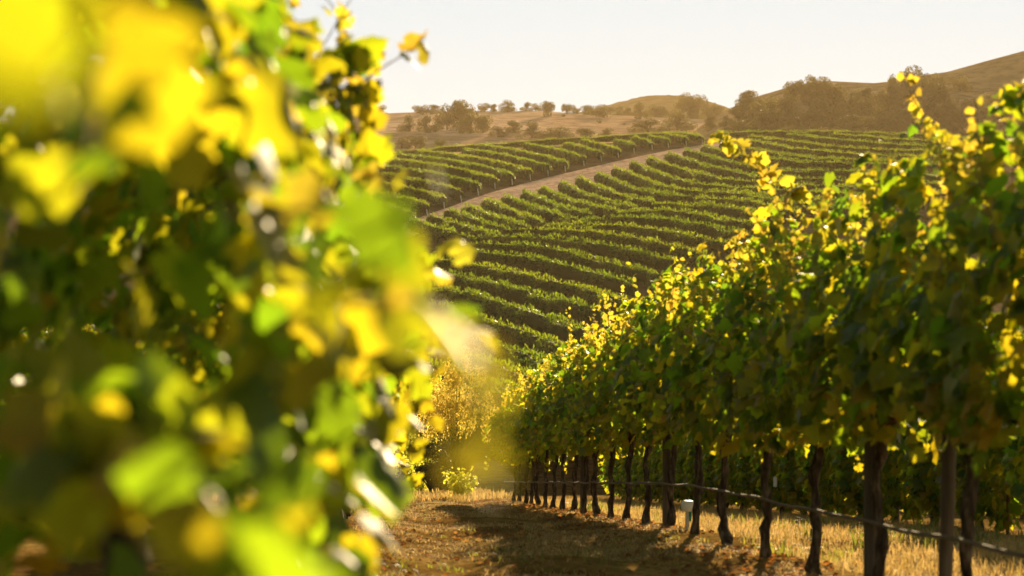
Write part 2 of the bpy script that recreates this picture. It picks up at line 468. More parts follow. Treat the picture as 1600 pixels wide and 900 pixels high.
# ------------------------------------------------------------------ one grapevine (local x runs along the row)
def vine_foliage(seed, n=1380, zlow=0.90, ztop=2.34, half=0.40, hang=0.16, vexp=1.0, thin=0.76, leaf=0.100):
    r_ = np.random.default_rng(seed)
    x = r_.uniform(-0.95, 0.95, n)
    v = r_.uniform(0, 1, n) ** vexp
    if thin:
        kp = r_.uniform(0, 1, n) > thin * smoothstep(0.34, 0.8, v)
        x, v = x[kp], v[kp]
        n = len(x)
    top = ztop + 0.16 * vnoise(x * 2.4 + seed * 7.1, x * 0, seed) * 2
    low = zlow + hang * vnoise(x * 3.1 + seed * 3.3, x * 0 + 4, seed) * 2
    z = low + (top - low) * v
    # the wall of leaves bulges below the middle and narrows to the top
    prof = half * (0.62 + 0.5 * np.sin(np.clip(v * 1.15 + 0.08, 0, 1) * math.pi) ** 0.7) * np.where(v > 0.38, 1 - (v - 0.38) * 1.3, 1)
    bump_ = 1 + 0.85 * vnoise(x * 2.0 + seed, z * 1.6, seed + 3)
    s = np.sign(r_.uniform(-1, 1, n))
    y = s * prof * bump_ * (1 - np.abs(r_.normal(0, 0.28, n)))
    pos = np.stack([x, y, z], -1)
    nrm = np.stack([r_.normal(0, 0.55, n), s * 0.9 + r_.normal(0, 0.45, n), 0.45 + r_.normal(0, 0.5, n) + (v > 0.85) * 0.6], -1)
    tip = np.stack([r_.normal(0, 0.5, n), s * 0.35 + r_.normal(0, 0.3, n), -0.9 + r_.normal(0, 0.4, n)], -1)
    size = np.clip(r_.normal(leaf, leaf * 0.26, n), 0.045, 0.17) * np.where(v > 0.9, 0.8, 1)
    return leaves(pos, nrm, tip, size, r_)

def cane_path(p0, p1, sag, r_, n=7):
    p0, p1 = np.asarray(p0, float), np.asarray(p1, float)
    t = np.linspace(0, 1, n)[:, None]
    side = r_.normal(0, 1, 3) * np.linalg.norm(p1 - p0) * sag
    return p0 + (p1 - p0) * t + side * (t * (1 - t)) * 4 * 0.5

def shoot_geo(paths, r_, s0=0.095, s1=0.03, gap=0.06):
    """canes and the small leaves up them, returned as two geometries"""
    cv, pos, nrm, tip, size = [], [], [], [], []
    for pts in paths:
        L = np.linalg.norm(np.diff(pts, axis=0), axis=1).sum()
        cv.append(tube(pts, np.linspace(0.0045, 0.0016, len(pts)), 5))
        k = max(3, int(L / gap))
        for j in range(k):
            f = (j + 0.5) / k * (len(pts) - 1)
            q = pts[int(f)] + (pts[min(int(f) + 1, len(pts) - 1)] - pts[int(f)]) * (f - int(f))
            sz = s0 + (s1 - s0) * (j + 0.5) / k
            d = r_.normal(0, 1, 3); d[2] = abs(d[2]) * 0.4
            d /= np.linalg.norm(d)
            pos.append(q + d * sz * 0.7); nrm.append(r_.normal(0, 1, 3) + (0, -0.5, 0.5)); tip.append(d + r_.normal(0, 0.4, 3) + (0, 0, -0.3))
            size.append(sz * r_.uniform(0.75, 1.2))
    return merge(cv), leaves(np.array(pos), np.array(nrm), np.array(tip), np.array(size), r_, 0.5, 0.5)

def trunk_geo(seed, h=1.0):
    r_ = np.random.default_rng(seed)
    zz = np.linspace(-0.12, h, 15)
    kx = np.cumsum(r_.normal(0, 0.017, 15)); ky = np.cumsum(r_.normal(0, 0.011, 15))
    bend = r_.uniform(-0.10, 0.10)
    kx += bend * np.exp(-((zz - 0.16) / 0.12) ** 2); kx -= np.interp(0.0, zz, kx); ky -= np.interp(0.0, zz, ky)
    rad = 0.031 + 0.018 * np.exp(-((zz - 0.02) / 0.10) ** 2) + 0.020 * np.exp(-((zz - h) / 0.12) ** 2) + r_.normal(0, 0.004, 15)
    return tube(np.stack([kx, ky, zz], -1), rad, 12, 0.15, seed), (kx[-1], ky[-1])

NF, NT = 7, 6
stash = []
foliage_src, trunk_src, cordon_src, shoot_src, hang_src = [], [], [], [], []
for k in range(NF):
    V, F = vine_foliage(100 + k)
    foliage_src.append(mesh('foliage', V, F, M['vine_leaf']))
airy_src = []
for k in range(5):                                       # looser, thinner walls that let the low sun through, for the row left of the path
    V, F = vine_foliage(170 + k, 1300, 0.74, 2.38, 0.38, 0.2, 0.85, 0.0, 0.086)
    airy_src.append(mesh('foliage', V, F, M['vine_leaf']))
skirt_src = []
for k in range(2):                                       # leafy to the ground, nearest the camera
    V, F = vine_foliage(190 + k, 1500, 0.22, 2.38, 0.38, 0.2, 0.95, 0.0, 0.088)
    skirt_src.append(mesh('foliage', V, F, M['vine_leaf']))
for k in range(3):                                       # lower-hanging curtains for the rows behind
    V, F = vine_foliage(150 + k, 2300, 0.20, 2.05, 0.42, 0.24)
    hang_src.append(mesh('foliage', V, F, M['vine_leaf']))
for k in range(NT):
    (V, F), (tx, ty) = trunk_geo(200 + k)
    trunk_src.append(mesh('trunk', V, F, M['bark']))
    r_ = np.random.default_rng(300 + k)
    arms = []
    for s in (-1, 1):
        n = 7
        ax = np.linspace(0, s * 0.78, n)
        arms.append(tube(np.stack([tx + ax, ty + r_.normal(0, 0.015, n), 0.96 + 0.05 * np.abs(ax) + r_.normal(0, 0.012, n)], -1), np.linspace(0.036, 0.020, n), 8, 0.08, k))
    V, F = merge(arms)
    cordon_src.append(mesh('cordon', V, F, M['bark']))
for k in range(7):
    r_ = np.random.default_rng(400 + k)
    shoots_ = []
    for j in range(r_.integers(9, 12)):
        x0 = r_.uniform(-0.8, 0.8)
        p0 = (x0, r_.normal(0, 0.12), r_.uniform(1.35, 1.95))
        p1 = (x0 + r_.normal(0, 0.16), p0[1] + r_.normal(0, 0.15), 2.12 + r_.normal(0.1, 0.15))
        (cv, cf), (lv, lf) = shoot_geo([cane_path(p0, p1, 0.25, r_)], r_, 0.09, 0.035, 0.035)
        c = mesh('shoot', cv, cf, M['cane'])
        shoots_.append((c, mesh('young_leaves', lv, lf, M['young_leaf'], c)))
    for j in range(4):                                   # drooping laterals that break the face of the wall
        sg = 1 if j % 2 else -1
        x0, z0 = r_.uniform(-0.75, 0.75), r_.uniform(0.95, 1.75)
        pts = np.array([(x0, sg * 0.25, z0), (x0 + r_.normal(0, .08), sg * 0.44, z0 + 0.06), (x0 + r_.normal(0, .12), sg * 0.55, z0 - 0.08),
                        (x0 + r_.normal(0, .14), sg * 0.58, z0 - r_.uniform(0.25, 0.45))])
        (cv, cf), (lv, lf) = shoot_geo([pts], r_, 0.11, 0.06, 0.045)
        c = mesh('shoot', cv, cf, M['cane'])
        shoots_.append((c, mesh('lateral_leaves', lv, lf, M['vine_leaf'], c)))
    shoot_src.append(shoots_)

ordinal = ['first', 'second', 'third', 'fourth', 'fifth', 'sixth', 'seventh', 'eighth', 'ninth', 'tenth', 'eleventh', 'twelfth', 'thirteenth',
           'fourteenth', 'fifteenth', 'sixteenth', 'seventeenth', 'eighteenth', 'nineteenth', 'twentieth', 'twenty-first', 'twenty-second',
           'twenty-third', 'twenty-fourth', 'twenty-fifth', 'twenty-sixth', 'twenty-seventh', 'twenty-eighth', 'twenty-ninth', 'thirtieth']
RZ = math.pi / 2 + math.atan(-ROW)          # local +x points ahead along the row
used = set()
def first_or_copy(src, parent, rot=(0, 0, 0)):
    """the source object itself the first time, copies after that"""
    if src.name in used:
        c = child_copy(src, parent, rot)
    else:
        used.add(src.name)
        src.parent = parent
        src.rotation_euler = rot
        c = src
    return c

def grapevine(u, Y, k, label, group, pool=None, shoots=True):
    X = u + ROW * Y
    z = float(near_h(X, Y))
    g = empty('grapevine', (X, Y, z), RZ)
    flip = (k * 7 + 3) % 2
    slope = (float(near_z(Y + 0.8)) - float(near_z(Y - 0.8))) / 1.6
    g.rotation_euler = (0, 0, RZ + (math.pi if flip else 0))
    pit = -math.atan(slope) * (-1 if flip else 1)
    pool = pool or foliage_src
    first_or_copy(trunk_src[(k * 5 + int(u * 3)) % NT], g)
    first_or_copy(cordon_src[(k * 5 + int(u * 3)) % NT], g, (0, pit, 0))
    first_or_copy(pool[(k * 3 + int(u * 2)) % len(pool)], g, (0, pit, 0))
    if shoots:
        for c, l in shoot_src[(k * 5 + int(u)) % len(shoot_src)]:
            c2 = first_or_copy(c, g, (0, pit, 0))
            if c2 is not c:
                child_copy(l, c2)
    tag(g, label, 'grapevine', group)
    return g

right_vines, left_vines = {}, {}
Y0, DY = 9.3, 1.6
for k in range(-1, 21):
    Y = Y0 + DY * k
    o = ordinal[k + 1]
    lab = {-1: 'leafy grapevine at the right edge of the photo, its trunk just outside it',
           0: 'leafy grapevine with the thickest dark trunk in the row right of the path'}.get(
        k, f'leafy backlit grapevine right of the path, {o} in its row from the right edge')
    right_vines[k] = grapevine(2.7, Y, k + 1, lab, 'grapevines in the row right of the path')
for k in range(0, 26):
    Y = 3.2 + DY * k
    if Y > 43: break
    lab = 'big blurred yellow-green grapevine closest to the camera' if k == 0 else f'blurred glowing grapevine left of the path, {ordinal[k]} in its row from the camera'
    left_vines[k] = grapevine(-0.44, Y, k + 2, lab, 'grapevines in the row left of the path', skirt_src if k < 1 else airy_src, shoots=k > 1)
for k in range(0, 20):
    Y = 17.3 + DY * k + 0.5
    grapevine(5.8, Y, k + 4, f'sunlit grapevine seen under the right row, {ordinal[k]} from the right in the second row', 'grapevines in the second row on the right', hang_src, shoots=False)
for k in range(0, 16):
    Y = 27.0 + DY * k
    grapevine(8.9, Y, k + 1, f'half hidden grapevine in the third row on the right, {ordinal[k]} from the right', 'grapevines in the third row on the right', hang_src, shoots=False)

for k in range(0, 14):
    Y = 36.5 + DY * k
    grapevine(12.0, Y, k + 3, f'barely visible grapevine in the fourth row on the right, {ordinal[k]} from the right', 'grapevines in the fourth row on the right', hang_src, shoots=False)
for k in range(0, 15):  # hidden row, added for the shade it casts
    Y = 7.0 + DY * k
    grapevine(-3.56, Y, k + 6, f'hidden grapevine in the shading row added behind the left row, {ordinal[k]} from the camera', 'hidden grapevines added behind the left row')

# long single shoots that stick out, each a part of the vine it grows from
def long_shoot(vine, world_pts, seed, s0=0.1, s1=0.035, gap=0.055, mat='young_leaf'):
    r_ = np.random.default_rng(seed)
    pts = np.array(world_pts)
    tt = np.linspace(0, len(pts) - 1, 4 * len(pts))
    sm = np.stack([np.interp(tt, np.arange(len(pts)), pts[:, i]) for i in range(3)], -1)
    sm[1:-1] = (sm[:-2] + sm[1:-1] * 2 + sm[2:]) / 4
    ang = vine.rotation_euler[2]
    loc = np.array(vine.location)
    q = sm - loc
    c, s = math.cos(-ang), math.sin(-ang)
    q = np.stack([q[:, 0] * c - q[:, 1] * s, q[:, 0] * s + q[:, 1] * c, q[:, 2]], -1)
    (cv, cf), (lv, lf) = shoot_geo([q], r_, s0, s1, gap)
    cn = mesh('shoot', cv, cf, M['cane'], vine)
    mesh('young_leaves', lv, lf, M[mat], cn)

def at_right(Y):
    return 2.7 + ROW * Y
long_shoot(right_vines[3], [px(1262, 330, 13.6), px(1225, 295, 13.4), px(1185, 262, 13.2), px(1150, 232, 13.1), px(1112, 216, 13.0)], 1, 0.13, 0.08, 0.028)
long_shoot(right_vines[1], [px(1500, 300, 10.6), px(1470, 235, 10.5), px(1447, 190, 10.5), px(1425, 150, 10.4), px(1415, 118, 10.4)], 2, 0.09, 0.05, 0.035)
long_shoot(right_vines[0], [px(1610, 300, 9.2), px(1598, 230, 9.1), px(1597, 160, 9.0)], 3, 0.1, 0.05, 0.07)
long_shoot(right_vines[2], [px(1350, 330, 12.2), px(1345, 290, 12.2), px(1352, 258, 12.2)], 4, 0.08, 0.03, 0.05)
long_shoot(right_vines[4], [px(1205, 350, 15.2), px(1195, 310, 15.2), px(1185, 285, 15.2)], 5, 0.08, 0.03, 0.05)
long_shoot(right_vines[6], [px(1065, 445, 18.8), px(1055, 405, 18.8), px(1052, 378, 18.8)], 6, 0.09, 0.03, 0.05)
long_shoot(right_vines[8], [px(1005, 490, 22), px(988, 450, 22), px(986, 408, 22)], 7, 0.1, 0.04, 0.06)
long_shoot(right_vines[10], [px(955, 520, 25), px(945, 480, 25), px(943, 452, 25)], 8, 0.1, 0.04, 0.06)
long_shoot(left_vines[0], [px(430, 520, 1.75), px(520, 450, 1.65), px(590, 410, 1.6), px(640, 380, 1.58)], 11, 0.11, 0.08, 0.05, 'vine_leaf')
long_shoot(left_vines[0], [px(350, 330, 1.9), px(520, 330, 1.8), px(660, 290, 1.75), px(745, 268, 1.72)], 12, 0.045, 0.05, 0.09)
long_shoot(left_vines[0], [px(540, 470, 2.3), px(660, 470, 1.4), px(740, 560, 0.86), px(752, 640, 0.8), px(745, 720, 0.78), px(742, 760, 0.77)], 13, 0.014, 0.011, 0.035)
long_shoot(left_vines[0], [px(120, 330, 2.0), px(140, 200, 1.4), px(150, 130, 1.1), px(170, 60, 1.0)], 14, 0.065, 0.05, 0.10, 'vine_leaf')
long_shoot(left_vines[0], [px(260, 700, 2.2), px(330, 780, 1.5), px(370, 840, 1.2), px(400, 900, 1.1)], 21, 0.07, 0.06, 0.11, 'vine_leaf')
long_shoot(left_vines[0], [px(40, 640, 2.4), px(110, 680, 2.0), px(170, 740, 1.85), px(210, 820, 1.8)], 22, 0.10, 0.08, 0.035, 'vine_leaf')
long_shoot(left_vines[0], [px(60, 800, 2.4), px(130, 700, 2.1), px(200, 660, 1.95), px(280, 660, 1.9)], 23, 0.09, 0.08, 0.04, 'vine_leaf')
long_shoot(left_vines[2], [px(430, 300, 5.2), px(500, 200, 5.3), px(550, 120, 5.3), px(560, 70, 5.3)], 24, 0.11, 0.08, 0.018, 'vine_leaf')
for j, (xa, ya, xb, yb, Yd) in enumerate(((470, 260, 455, 40, 4.6), (500, 280, 510, 90, 5.0), (530, 290, 565, 130, 5.4), (480, 330, 560, 210, 5.0), (440, 200, 400, 10, 4.2), (380, 180, 330, 0, 4.0))):
    long_shoot(left_vines[2 if Yd > 4.4 else 1], [px(xa - 30, ya + 60, Yd), px(xa, ya, Yd), px((xa + xb) / 2 + 10, (ya + yb) / 2, Yd), px(xb, yb, Yd)], 50 + j, 0.105, 0.075, 0.02, 'vine_leaf')
long_shoot(left_vines[1], [px(330, 260, 4.0), px(420, 160, 4.0), px(450, 60, 4.0), px(430, 10, 4.0)], 25, 0.10, 0.07, 0.03, 'vine_leaf')
long_shoot(left_vines[1], [px(560, 560, 3.4), px(640, 540, 3.3), px(700, 520, 3.2), px(750, 505, 3.15)], 15, 0.10, 0.08, 0.05, 'vine_leaf')
long_shoot(left_vines[2], [px(560, 300, 4.6), px(590, 270, 4.6), px(630, 280, 4.6)], 16, 0.07, 0.04, 0.06)
long_shoot(left_vines[3], [px(500, 200, 6.0), px(560, 130, 6.0), px(615, 95, 6.0), px(655, 72, 6.0)], 38, 0.10, 0.09, 0.04)
long_shoot(left_vines[2], [px(600, 440, 4.9), px(680, 420, 4.8), px(730, 395, 4.8)], 18, 0.1, 0.06, 0.06)

# ------------------------------------------------------------------ hose, posts, riser
hp = []
for Y in np.arange(7.0, 44.0, 0.4):
    X = at_right(Y) - 0.05
    hp.append((X, Y, float(near_z(Y)) + 0.47 - 0.012 * math.sin((Y - Y0) / DY * math.pi) ** 2 + 0.004 * math.sin(Y * 2.3)))
V, F = tube(hp, np.full(len(hp), 0.011), 8)
tag(mesh('drip_hose', V, F, M['hose']), 'grey drip irrigation hose strung along the trunks of the right row', 'hose')
hp = []
for Y in np.arange(17.5, 50.0, 0.5):
    X = 5.8 + ROW * Y - 0.05
    hp.append((X, Y, float(near_z(Y)) + 0.40 - 0.02 * math.sin(Y / DY * math.pi) ** 2))
V, F = tube(hp, np.full(len(hp), 0.0135), 8)
tag(mesh('drip_hose', V, F, M['hose']), 'thin drip hose along the second row seen beneath the right row', 'hose')

def post(u, Y, h, r, mat, label, lean=0.0, square=False, dyy=0.12):
    Y += dyy
    X = u + ROW * Y
    z = float(near_h(X, Y))
    zz = np.linspace(-0.2, h, 8)
    V, F = tube(np.stack([lean * zz, 0 * zz, zz], -1), np.full(8, r), 4 if square else 10, 0.03, int(Y * 10))
    o = mesh('trellis_post', V, F, M[mat], smooth=not square)
    o.location = (X, Y, z)
    return tag(o, label, 'post', 'posts of the near trellises')
post(2.7, Y0 + DY * 1, 1.9, 0.045, 'post_wood', 'straight wooden trellis post beside the second full trunk from the right')
post(2.7, Y0 + DY * 6, 1.9, 0.04, 'post_wood', 'dark trellis post in the right row, a little left of the white riser')
post(2.7, Y0 + DY * 11, 1.9, 0.04, 'post_wood', 'dark trellis post far down the right row near the path bend')
post(2.7, Y0 + DY * 0 - .3, 1.9, 0.035, 'post_wood', 'leaning grey trellis post close behind the thickest trunk', 0.03, False, 0.6)
post(5.8, 18.4, 1.3, 0.018, 'rust_steel', 'rusty orange steel stake in the second row at the right edge', 0.02, True)
post(5.8, 28.3, 1.3, 0.018, 'rust_steel', 'thin rusty stake in the second row, left of the middle trunks', -0.01, True)
post(5.8, 22.4, 1.4, 0.03, 'post_wood', 'brown wooden stake in the second row seen under the leaves')
post(-0.44, 3.2 + DY * 9, 1.9, 0.045, 'post_wood', 'dark trellis post in the left row beside the path')

rx = px(1074, 831, 18.2)
ri = empty('irrigation_riser', (rx[0], 18.2, float(near_h(rx[0], 18.2))))
V, F = tube([(0, 0, -0.1), (0, 0, 0.1), (0.005, 0, 0.2)], [0.02, 0.02, 0.021], 12)
mesh('pipe', V, F, M['pale_post'], ri)
V, F = tube([(0, 0, .17), (0, 0, .185), (0, 0, .25), (0, 0, .265), (0, 0, .268)], [0.045, 0.055, 0.058, 0.048, 0.02], 16)
mesh('cap', V, F, M['white_plastic'], ri)
V, F = tube([(0.022, 0, .08), (0.024, -0.01, .13), (0.022, -.01, .172)], [0.012, 0.015, 0.014], 8)
mesh('ribbon', V, F, M['green_tape'], ri)
tag(ri, 'small white capped irrigation riser with green ribbon beside a vine trunk', 'riser')
p = px(1211, 753, 25.0)
V = [(-.022, 0, -.06), (.022, 0, -.06), (.022, 0, .05), (.012, 0, .065), (-.012, 0, .065), (-.022, 0, .05)]
V = V + [(a, 0.003, c) for a, b, c in V]
F = [(0, 1, 2, 3, 4, 5), (11, 10, 9, 8, 7, 6)] + [(i, i + 6, (i + 1) % 6 + 6, (i + 1) % 6) for i in range(6)]
o = mesh('row_tag', V, F, M['white_plastic'], smooth=False)
o.location = p
tag(o, 'tiny white tag hanging in the leaves of the second row', 'tag')

# ------------------------------------------------------------------ grass and litter on the vineyard floor
def blades(n, seed, region, hmin, hmax, mat, name, lean=0.5, clump=0.06, wd=0.006):
    r_ = np.random.default_rng(seed)
    per = 9
    cx, cy = region(r_, n // per)
    X = np.repeat(cx, per) + r_.normal(0, clump, len(cx) * per)
    Y = np.repeat(cy, per) + r_.normal(0, clump, len(cx) * per)
    m_ = len(X)
    Z = near_h(X, Y) - 0.01
    h = r_.uniform(hmin, hmax, m_) * np.repeat(r_.uniform(0.5, 1.2, len(cx)), per)
    an = r_.uniform(0, 2 * math.pi, m_)
    ln = np.abs(r_.normal(lean, 0.35, m_))
    d = np.stack([np.cos(an), np.sin(an), 0 * an], -1)
    s = np.stack([-np.sin(an), np.cos(an), 0 * an], -1)
    s = s * np.where(r_.uniform(0, 1, m_) > 0.5, 1, -1)[:, None]
    b = np.stack([X, Y, Z], -1)
    up = np.array([0, 0, 1.0])
    mid = b + d * (ln * h * 0.35)[:, None] + up * (h * 0.6)[:, None]
    tp = b + d * (ln * h)[:, None] + up * (h * (1 - 0.35 * np.clip(ln, 0, 1.5)))[:, None]
    w_ = (wd * r_.uniform(0.7, 1.5, m_))[:, None]
    V = np.stack([b - s * w_, b + s * w_, mid - s * w_ * 0.8, mid + s * w_ * 0.8, tp], 1).reshape(-1, 3)
    o = np.arange(m_) * 5
    F = np.concatenate([np.stack([o, o + 1, o + 3], -1), np.stack([o, o + 3, o + 2], -1), np.stack([o + 2, o + 3, o + 4], -1)])
    return tag(mesh(name, V, F, M[mat], smooth=False), kind='stuff')

def reg(u0, u1, y0, y1, thr=None, fs=0.8, seed=0):
    def f(r_, n):
        Y = y0 + (y1 - y0) * r_.uniform(0, 1, n * 3) ** 1.6
        U = r_.uniform(u0, u1, n * 3)
        if thr is not None:
            k = vnoise(U * fs, Y * fs * 0.6, seed) + r_.normal(0, 0.08, n * 3) > thr
            Y, U = Y[k], U[k]
        return (U + ROW * Y)[:n], Y[:n]
    return f
tag(blades(80000, 1, reg(3.0, 5.6, 8.5, 48), 0.03, 0.14, 'dry_blade', 'dry_grass', 0.6, 0.07, 0.0032), 'tall dry straw grass between the right row and the second row', 'grass')
tag(blades(46000, 2, reg(-0.2, 2.7, 9.5, 55, 0.02, 1.1, 31), 0.02, 0.07, 'dry_blade', 'straw', 1.3, 0.07, 0.0035), 'flattened dry straw lying on the path', 'straw')
tag(blades(1800, 3, reg(-0.1, 2.6, 11, 50, 0.2, 1.3, 77), 0.03, 0.10, 'weed_blade', 'weeds', 0.8, 0.05, 0.005), 'green weeds in patches on the path', 'weeds')
tag(blades(3000, 4, reg(2.9, 5.4, 10, 40, 0.22, 1.0, 55), 0.05, 0.2, 'weed_blade', 'weeds', 0.5, 0.05, 0.009), 'green weeds in the dry grass right of the row', 'weeds')
tag(blades(16000, 6, reg(-4.0, 3.0, 46, 72), 0.08, 0.3, 'dry_blade', 'dry_grass', 0.5, 0.12, 0.012), 'dry grass on the headland past the end of the path', 'grass')

r_ = np.random.default_rng(12)
n = 9000
Y = 9 + 46 * r_.uniform(0, 1, n) ** 1.6
U = np.where(r_.uniform(0, 1, n) < 0.75, r_.uniform(-0.6, 2.9, n), r_.normal(2.5, 0.35, n))
k = vnoise(U * 1.2, Y * 0.8, 21) + 0.25 * np.exp(-((U - 2.3) / 0.6) ** 2) + r_.normal(0, 0.12, n) > 0.05
Y, U = Y[k], U[k]
X = U + ROW * Y
m_ = len(X)
V, F = leaves(np.stack([X, Y, near_h(X, Y) + r_.uniform(0.0, 0.03, m_)], -1), np.stack([r_.normal(0, 0.6, m_), r_.normal(0, 0.6, m_), np.ones(m_)], -1),
              r_.normal(0, 1, (m_, 3)), r_.uniform(0.02, 0.06, m_), r_, 1.3, 0.9)
tag(mesh('leaf_litter', V, F, M['litter']), 'dry brown and orange fallen leaves scattered over the path', 'leaf litter', kind='stuff')

# ------------------------------------------------------------------ vineyard rows on the far hill (traced along their tops, then set on the slope)
ROW_H = 2.0
trunk_r = mesh('trunk', *tube([(0, 0, -0.25), (0.03, 0, 0.4), (0, 0.02, 0.95)], [0.065, 0.05, 0.055], 6), M['bark'])
endpost_r = mesh('end_post', *tube([(0, 0, -0.2), (0, 0, 1.55)], [0.075, 0.075], 8), M['post_wood'])
anchor_r = mesh('anchor_post', *tube([(0, 0, -0.3), (0, 0, 1.2)], [0.085, 0.085], 8), M['pale_post'])

def resample(P, step):
    d = np.concatenate([[0], np.cumsum(np.linalg.norm(np.diff(P[:, :2], axis=0), axis=1))])
    n = max(2, int(d[-1] / step) + 1)
    t = np.linspace(0, d[-1], n)
    Q = np.stack([np.interp(t, d, P[:, i]) for i in range(2)], -1)
    return Q, d[-1]

def smooth_line(Q, it):
    Q = Q.copy()
    for _ in range(it):
        Q[1:-1] = (Q[:-2] + 2 * Q[1:-1] + Q[2:]) / 4
    return Q

row_i = 0
def far_row(pts, label, group, seed, trunk_at=None, posts=None, dens=80, h=ROW_H, low=0.32):
    """pts: pixels along the top of the row"""
    global row_i
    r_ = np.random.default_rng(1000 + seed)
    pts = np.array(pts, float)
    tt = np.linspace(0, len(pts) - 1, 6 * len(pts))
    fine = np.stack([np.interp(tt, np.arange(len(pts)), pts[:, i]) for i in range(2)], -1)
    fine = smooth_line(fine, 6)
    P = np.array([hit(x, y, h, hill_h, 122, 515) for x, y in fine])
    Q, L = resample(P, 1.0)
    Q = smooth_line(Q, 14)
    Zq = hill_h(Q[:, 0], Q[:, 1])
    base = np.array([Q[0, 0], Q[0, 1], Zq[0]])
    g = empty('vineyard_row', base)
    T = np.gradient(Q, axis=0); T /= np.linalg.norm(T, axis=1, keepdims=True) + 1e-9
    Nn = np.stack([-T[:, 1], T[:, 0]], -1)
    m_ = len(Q)
    # solid core in darker green, painting in the shade inside the row
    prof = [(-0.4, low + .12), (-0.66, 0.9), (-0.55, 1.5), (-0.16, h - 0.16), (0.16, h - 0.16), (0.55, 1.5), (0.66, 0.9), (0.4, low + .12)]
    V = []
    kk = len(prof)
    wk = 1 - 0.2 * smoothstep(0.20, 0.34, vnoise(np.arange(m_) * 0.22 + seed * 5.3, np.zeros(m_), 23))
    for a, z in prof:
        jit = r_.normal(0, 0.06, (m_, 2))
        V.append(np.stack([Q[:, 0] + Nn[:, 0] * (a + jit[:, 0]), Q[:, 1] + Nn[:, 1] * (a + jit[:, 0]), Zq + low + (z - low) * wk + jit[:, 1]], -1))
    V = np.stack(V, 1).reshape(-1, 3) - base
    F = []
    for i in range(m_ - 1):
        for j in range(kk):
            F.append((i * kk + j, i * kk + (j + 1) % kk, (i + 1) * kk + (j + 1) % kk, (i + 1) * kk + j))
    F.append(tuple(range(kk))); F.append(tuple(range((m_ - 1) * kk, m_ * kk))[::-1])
    core = mesh('inner_shade_core', V, F, M['row_shade_core'], smooth=False)
    # leaves
    n = int(L * dens)
    f = r_.uniform(0, m_ - 1.001, n); i0 = f.astype(int); fr = (f - i0)[:, None]
    c = Q[i0] * (1 - fr) + Q[i0 + 1] * fr
    zz = Zq[i0] * (1 - fr[:, 0]) + Zq[i0 + 1] * fr[:, 0]
    nn = Nn[i0]
    v = r_.uniform(0, 1, n)
    sgn = np.sign(r_.uniform(-1, 1, n))
    wave = 1 + 1.3 * vnoise(f * 0.6, v * 0 + seed, 17)
    hh = (h - low) * (1 + 0.16 * vnoise(f * 0.5 + seed * 9, v * 0, 5) * 2)
    weak = smoothstep(0.20, 0.34, vnoise(f * 0.22 + seed * 5.3, v * 0, 23))
    hh = hh * (1 - 0.16 * weak)
    z = low + hh * v ** 0.8
    off = sgn * 0.78 * np.where(v > 0.8, 1 - (v - 0.8) * 3.0, 1) * wave * (1 - np.abs(r_.normal(0, 0.18, n)))
    pos = np.stack([c[:, 0] + nn[:, 0] * off, c[:, 1] + nn[:, 1] * off, zz + z], -1) - base
    nrm = np.stack([nn[:, 0] * sgn + r_.normal(0, .5, n), nn[:, 1] * sgn + r_.normal(0, .5, n), 0.5 + r_.normal(0, .5, n)], -1)
    tip = r_.normal(0, 0.6, (n, 3)) + (0, 0, -0.6)
    V1, F1 = sprigs(pos, nrm, tip, np.clip(r_.normal(0.25, 0.06, n), .12, .4), r_, 0.8)
    # upright shoots along the top
    n2 = int(L * 10)
    f = r_.uniform(0, m_ - 1.001, n2); i0 = f.astype(int); fr = (f - i0)[:, None]
    c = Q[i0] * (1 - fr) + Q[i0 + 1] * fr
    zz = Zq[i0]
    pos = np.stack([c[:, 0] + r_.normal(0, .2, n2), c[:, 1] + r_.normal(0, .2, n2), zz + hh[0] * 0 + h * (1 + 0.10 * vnoise(f * 0.5 + seed * 9, f * 0, 5) * 2) + r_.uniform(-0.2, 0.3, n2)], -1) - base
    nrm = np.stack([r_.normal(0, 1, n2), r_.normal(0, 1, n2), r_.normal(0, .3, n2)], -1)
    tip = np.stack([r_.normal(0, .35, n2), r_.normal(0, .35, n2), np.ones(n2)], -1)
    V2, F2 = sprigs(pos, nrm, tip, r_.uniform(0.25, 0.55, n2), r_, 0.35)
    fo = mesh('foliage', np.concatenate([V1, V2]), np.concatenate([F1, F2 + len(V1)]), M['row_leaf'], g)
    core.parent = fo
    # trunks under the leaves, every 2.4 m (nearest stretch of the row)
    d = np.arange(1.2, L - 0.5, 2.4)
    if trunk_at == 'end': d = d[::-1]
    for dd in d[:16]:
        k = min(int(dd), m_ - 1)
        cpy = trunk_r.copy(); link(cpy, g)
        cpy.location = (Q[k, 0] - base[0], Q[k, 1] - base[1], Zq[k] - base[2])
        cpy.rotation_euler = (r_.normal(0, .05), r_.normal(0, .05), r_.uniform(0, 6))
    for kind in (posts or []):
        src = endpost_r if kind[0] == 'post' else anchor_r
        k = 0 if kind[1] == 'start' else m_ - 1
        tdir = -T[0] if k == 0 else T[-1]
        cpy = src.copy(); link(cpy, g)
        o_ = 0.35 if kind[0] == 'post' else 1.1
        x_, y_ = Q[k, 0] + tdir[0] * o_, Q[k, 1] + tdir[1] * o_
        cpy.location = (x_ - base[0], y_ - base[1], float(hill_h(x_, y_)) - base[2])
        if kind[0] == 'anchor':
            ax = math.atan2(tdir[1], tdir[0])
            cpy.rotation_euler = (0, -0.42, ax)
    tag(g, label, 'vineyard row', group)
    row_i += 1
    return g

def ridge_top(x):
    return np.interp(x, [500, 580, 640, 700, 800, 900, 1000, 1100, 1300], [252, 240, 234, 228, 221, 213, 207, 204, 203])

